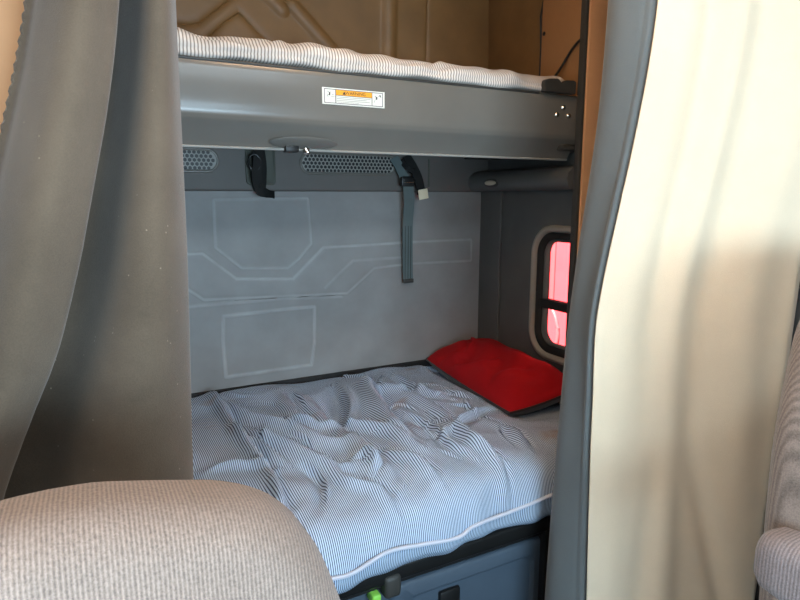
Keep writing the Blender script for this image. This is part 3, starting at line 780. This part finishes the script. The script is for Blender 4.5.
# --- left curtain: one grey felt sheet folded over itself
xr = smoothfit([(.176, 1.05), (0.172, 0.414), (0.170, 0.321), (0.168, 0.162), (0.165, -0.095), (0.159, -0.277), (0.151, -0.519), (.13, -1.5)])
xf = smoothfit([(.14, 1.05), (0.084, 0.363), (0.074, 0.281), (0.061, 0.19), (0.046, 0.125), (0.027, 0.045), (0.003, -0.043), (-0.022, -0.154), (-0.042, -0.199), (-0.074, -0.296), (-0.104, -0.345), (-0.131, -0.384), (-.18, -.6), (-.20, -1.5)])
xh = smoothfit([(-.005, 1.05), (-0.023, 0.358), (-0.037, 0.276), (-0.053, 0.207), (-0.072, 0.137), (-0.093, 0.066), (-.17, -.2), (-.28, -.6), (-.30, -1.5)])
lc = thing('curtain', (0, 1.08, ZF), 'grey felt curtain with a deep fold, hanging behind the left seat', 'curtain')
def leftrow(z):
    r, f, h = xr(z), xf(z) * .965, xh(z); w = r - f
    dip = .030 * np.clip((-.30 - z) / .15, 0, 1)
    sc = .0014 * math.sin(z * 2 * math.pi / .017)
    a = [(r - .012, 1.150), (r + .002, 1.132), (r - .004, 1.112), (r - w * .16, 1.060), (r - w * .34, 1.030 + .2 * dip), (r - w * .56, 1.045 + dip), (r - w * .76, 1.115 + dip), (r - w * .90, 1.152),
         (f - .015, 1.156), (f - .045, 1.140), (f - .035, 1.070), (f - .012, 1.030), (f + .002, 1.000), (f + .004, .982), (f - .010, .970)]
    g = f - h
    for s in (.28, .42, .56, .70, .84): a.append((f - g * s, min(1.03, .955 - .025 * math.sin(math.pi * s) + .004 * math.sin(s * 9 + z * 3) + .085 * s * s)))
    a += [(h + .012, 1.040), (h + sc, 1.046), (h + sc - .002, 1.050)]
    return a
sheet('felt_panel', leftrow, np.linspace(ZF + .012, ZC - .004, 480), 150, M['felt'], lc, .005)
bm = bmesh.new()
tube(bm, [(xh(z) + .0014 * math.sin(z * 2 * math.pi / .017), 1.047, z) for z in np.linspace(ZF + .02, ZC - .01, 480)], .0035, 6)
bm_obj('hem_edge', bm, M['felt'], lc)

# ------------------------------------------------------------------ seats
def slab(bm, outline, yf, yb, r, crown, rot, piv, steps=7):
    """puffy upholstered slab: outline in x,z, rounded towards the two faces"""
    c = (sum(p[0] for p in outline) / len(outline), sum(p[1] for p in outline) / len(outline)); loops = []
    def inset(d):
        out = []
        for x, z in outline:
            dx, dz = x - c[0], z - c[1]; l = math.hypot(dx, dz); q = max(0, 1 - d / l); out.append((c[0] + dx * q, c[1] + dz * q))
        return out
    for k in range(8, 0, -1): 
        t = k / 8; loops.append((yf - crown * (1 - t ** 1.6), [(c[0] + (x - c[0]) * t, c[1] + (z - c[1]) * t) for x, z in inset(r)]))
    loops = [(yf - crown * (1 - (k / 8) ** 2), [(c[0] + (x - c[0]) * k / 8, c[1] + (z - c[1]) * k / 8) for x, z in inset(r)]) for k in range(1, 8)]
    for k in range(steps + 1):
        a = math.pi / 2 * k / steps; loops.append((yf + r * (1 - math.cos(a)) , inset(r * (1 - math.sin(a)))))
    for k in range(steps + 1):
        a = math.pi / 2 * k / steps; loops.append((yb - r * (1 - math.sin(a)), inset(r * (1 - math.cos(a)))))
    loops += [(yb, [(c[0] + (x - c[0]) * k / 8, c[1] + (z - c[1]) * k / 8) for x, z in inset(r)]) for k in (5, 2, 1)]
    L = []
    m = Matrix.Translation(piv) @ Matrix.Rotation(rot, 4, 'X') @ Matrix.Translation(-Vector(piv))
    for y, pts in loops: L.append([m @ Vector((x, y, z)) for x, z in pts])
    loft(bm, L)
def seat_back_outline(cx, top, hw, bot, mirror=1):
    """broad shoulders that drop away gently, rounded top corners"""
    k = hw / .31
    right = [(0, top), (.04, top - .002), (.081, top - .010), (.125, top - .020), (.163, top - .030), (.198, top - .047), (.227, top - .072), (.249, top - .108), (.264, top - .150), (.276, top - .192), (.287, top - .232), (.300, top - .30), (.308, top - .40), (.31, (top + bot) / 2 - .14), (.30, bot + .06), (.26, bot)]
    right = [(x * k, z) for x, z in right]
    p = smooth_path(right, 48).tolist()
    pts = [(cx + mirror * x, z) for x, z in p] 
    pts += [(cx - mirror * x, z) for x, z in p[::-1]]
    return pts[:-1]
def seat(cx, top, label, tilt, y0=.585, arm=None, hw=.25):
    t = thing('seat', (cx, .35, ZF), label, 'seat', 'cloth cab seats')
    bm = bmesh.new(); slab(bm, seat_back_outline(cx, top, hw, -1.02), y0, y0 + .15, .055, .018, tilt, (cx, y0, -1.0)); bm_obj('backrest', bm, M['seat'], t, angle=80)
    bm = bmesh.new()
    loops = []
    for z, g in ((-1.13, .03), (-1.12, .008), (-1.08, 0), (-1.03, .004), (-1.005, .02), (-.995, .06), (-.992, .13)):
        loops.append([(x, y, z) for x, y in rrect(cx, y0 - .24, .25 - g, .26 - g, .08, 6)])
    loft(bm, loops); bm_obj('cushion', bm, M['seat'], t, angle=80)
    bm = bmesh.new(); loft(bm, [[(x, y, z) for x, y in rrect(cx, y0 - .22, h, h * .95, .03, 4)] for z, h in ((ZF + .002, .2), (ZF + .03, .2), (ZF + .05, .15), (-1.2, .14), (-1.15, .2), (-1.128, .22))]); bm_obj('pedestal', bm, M['dark'], t)
    return t
seat(-.050, -.284, 'beige ribbed cloth seat in the left foreground, rounded top of its backrest', math.radians(-3), .52, hw=.325)
rs = seat(1.375, -.125, 'pinkish beige ribbed cloth seat with folded armrest, in front of the beige curtain', math.radians(-3), .44, hw=.292)
bm = bmesh.new()
loops = []
for k, (y, g) in enumerate(((.560, .030), (.556, .012), (.542, .003), (.51, 0), (.40, 0), (.28, 0), (.225, .004), (.205, .014), (.198, .034))):
    loops.append([(x, y, z) for x, z in rrect(1.032, -.625, .047 - g, .055 - g, .028, 6)])
loft(bm, loops); bm_obj('armrest', bm, M['seat_arm'], rs, angle=80)

# ------------------------------------------------------------------ light
def area(name, loc, rot, sx, sy, power, col):
    l = bpy.data.lights.new(name, 'AREA'); l.shape = 'RECTANGLE'; l.size = sx; l.size_y = sy; l.energy = power; l.color = col
    o = bpy.data.objects.new(name, l); o.location = loc; o.rotation_euler = [math.radians(a) for a in rot]; COL.objects.link(o); return o
area('windshield_daylight', (.50, -1.25, -.24), (90, 0, -4), 1.3, .45, 62, (.58, .82, 1.0))
area('high_cool_fill', (.65, -.15, ZC - .03), (52, 0, 0), 1.2, .35, 23, (.72, .89, 1.0))  # added cool fill from high in front, no skylight modelled
area('passenger_window_daylight', (XL_ + .02, .12, .28), (0, -90, 0), .45, .6, 11, (1.0, .88, .74))
area('low_cool_fill', (XL_ + .02, .16, -.42), (0, -90, 0), .4, .45, 10, (.66, .86, 1.0))  # added cool fill for the lower right curtain, no opening modelled
area('warm_ceiling_fill', (.75, .95, ZC - .02), (0, 0, 0), .4, .2, 7, (1.0, .62, .34))  # added warm fill for the upper bunk area, no lamp fitting modelled
su = bpy.data.lights.new('sun', 'SUN'); su.energy = 65; su.angle = math.radians(.6); su.color = (1, .95, .88)
so_ = bpy.data.objects.new('sun', su); so_.location = (-3, 0, 6)
so_.rotation_euler = Vector((.60, .10, -.78)).to_track_quat('-Z', 'Y').to_euler(); COL.objects.link(so_)
w = bpy.data.worlds.new('sky'); S.world = w; w.use_nodes = True
bg = w.node_tree.nodes['Background']; bg.inputs[0].default_value = (.72, .85, 1.0, 1); bg.inputs[1].default_value = .35

# ------------------------------------------------------------------ camera
cd = bpy.data.cameras.new('camera'); cd.sensor_width = 36; cd.lens = 27.0; cd.clip_start = .02
cam = bpy.data.objects.new('camera', cd); COL.objects.link(cam)
cam.rotation_euler = (math.radians(90) - math.atan(104 / 600), 0, -math.atan(318 / 600))
S.camera = cam

for o in list(S.objects):
    if o.parent is None: o.location.z += EYE

S.view_settings.view_transform = 'Standard'; S.view_settings.look = 'None'
S.view_settings.gamma = 1; S.view_settings.exposure = 0
try: S.view_settings.use_curve_mapping = False
except Exception: pass
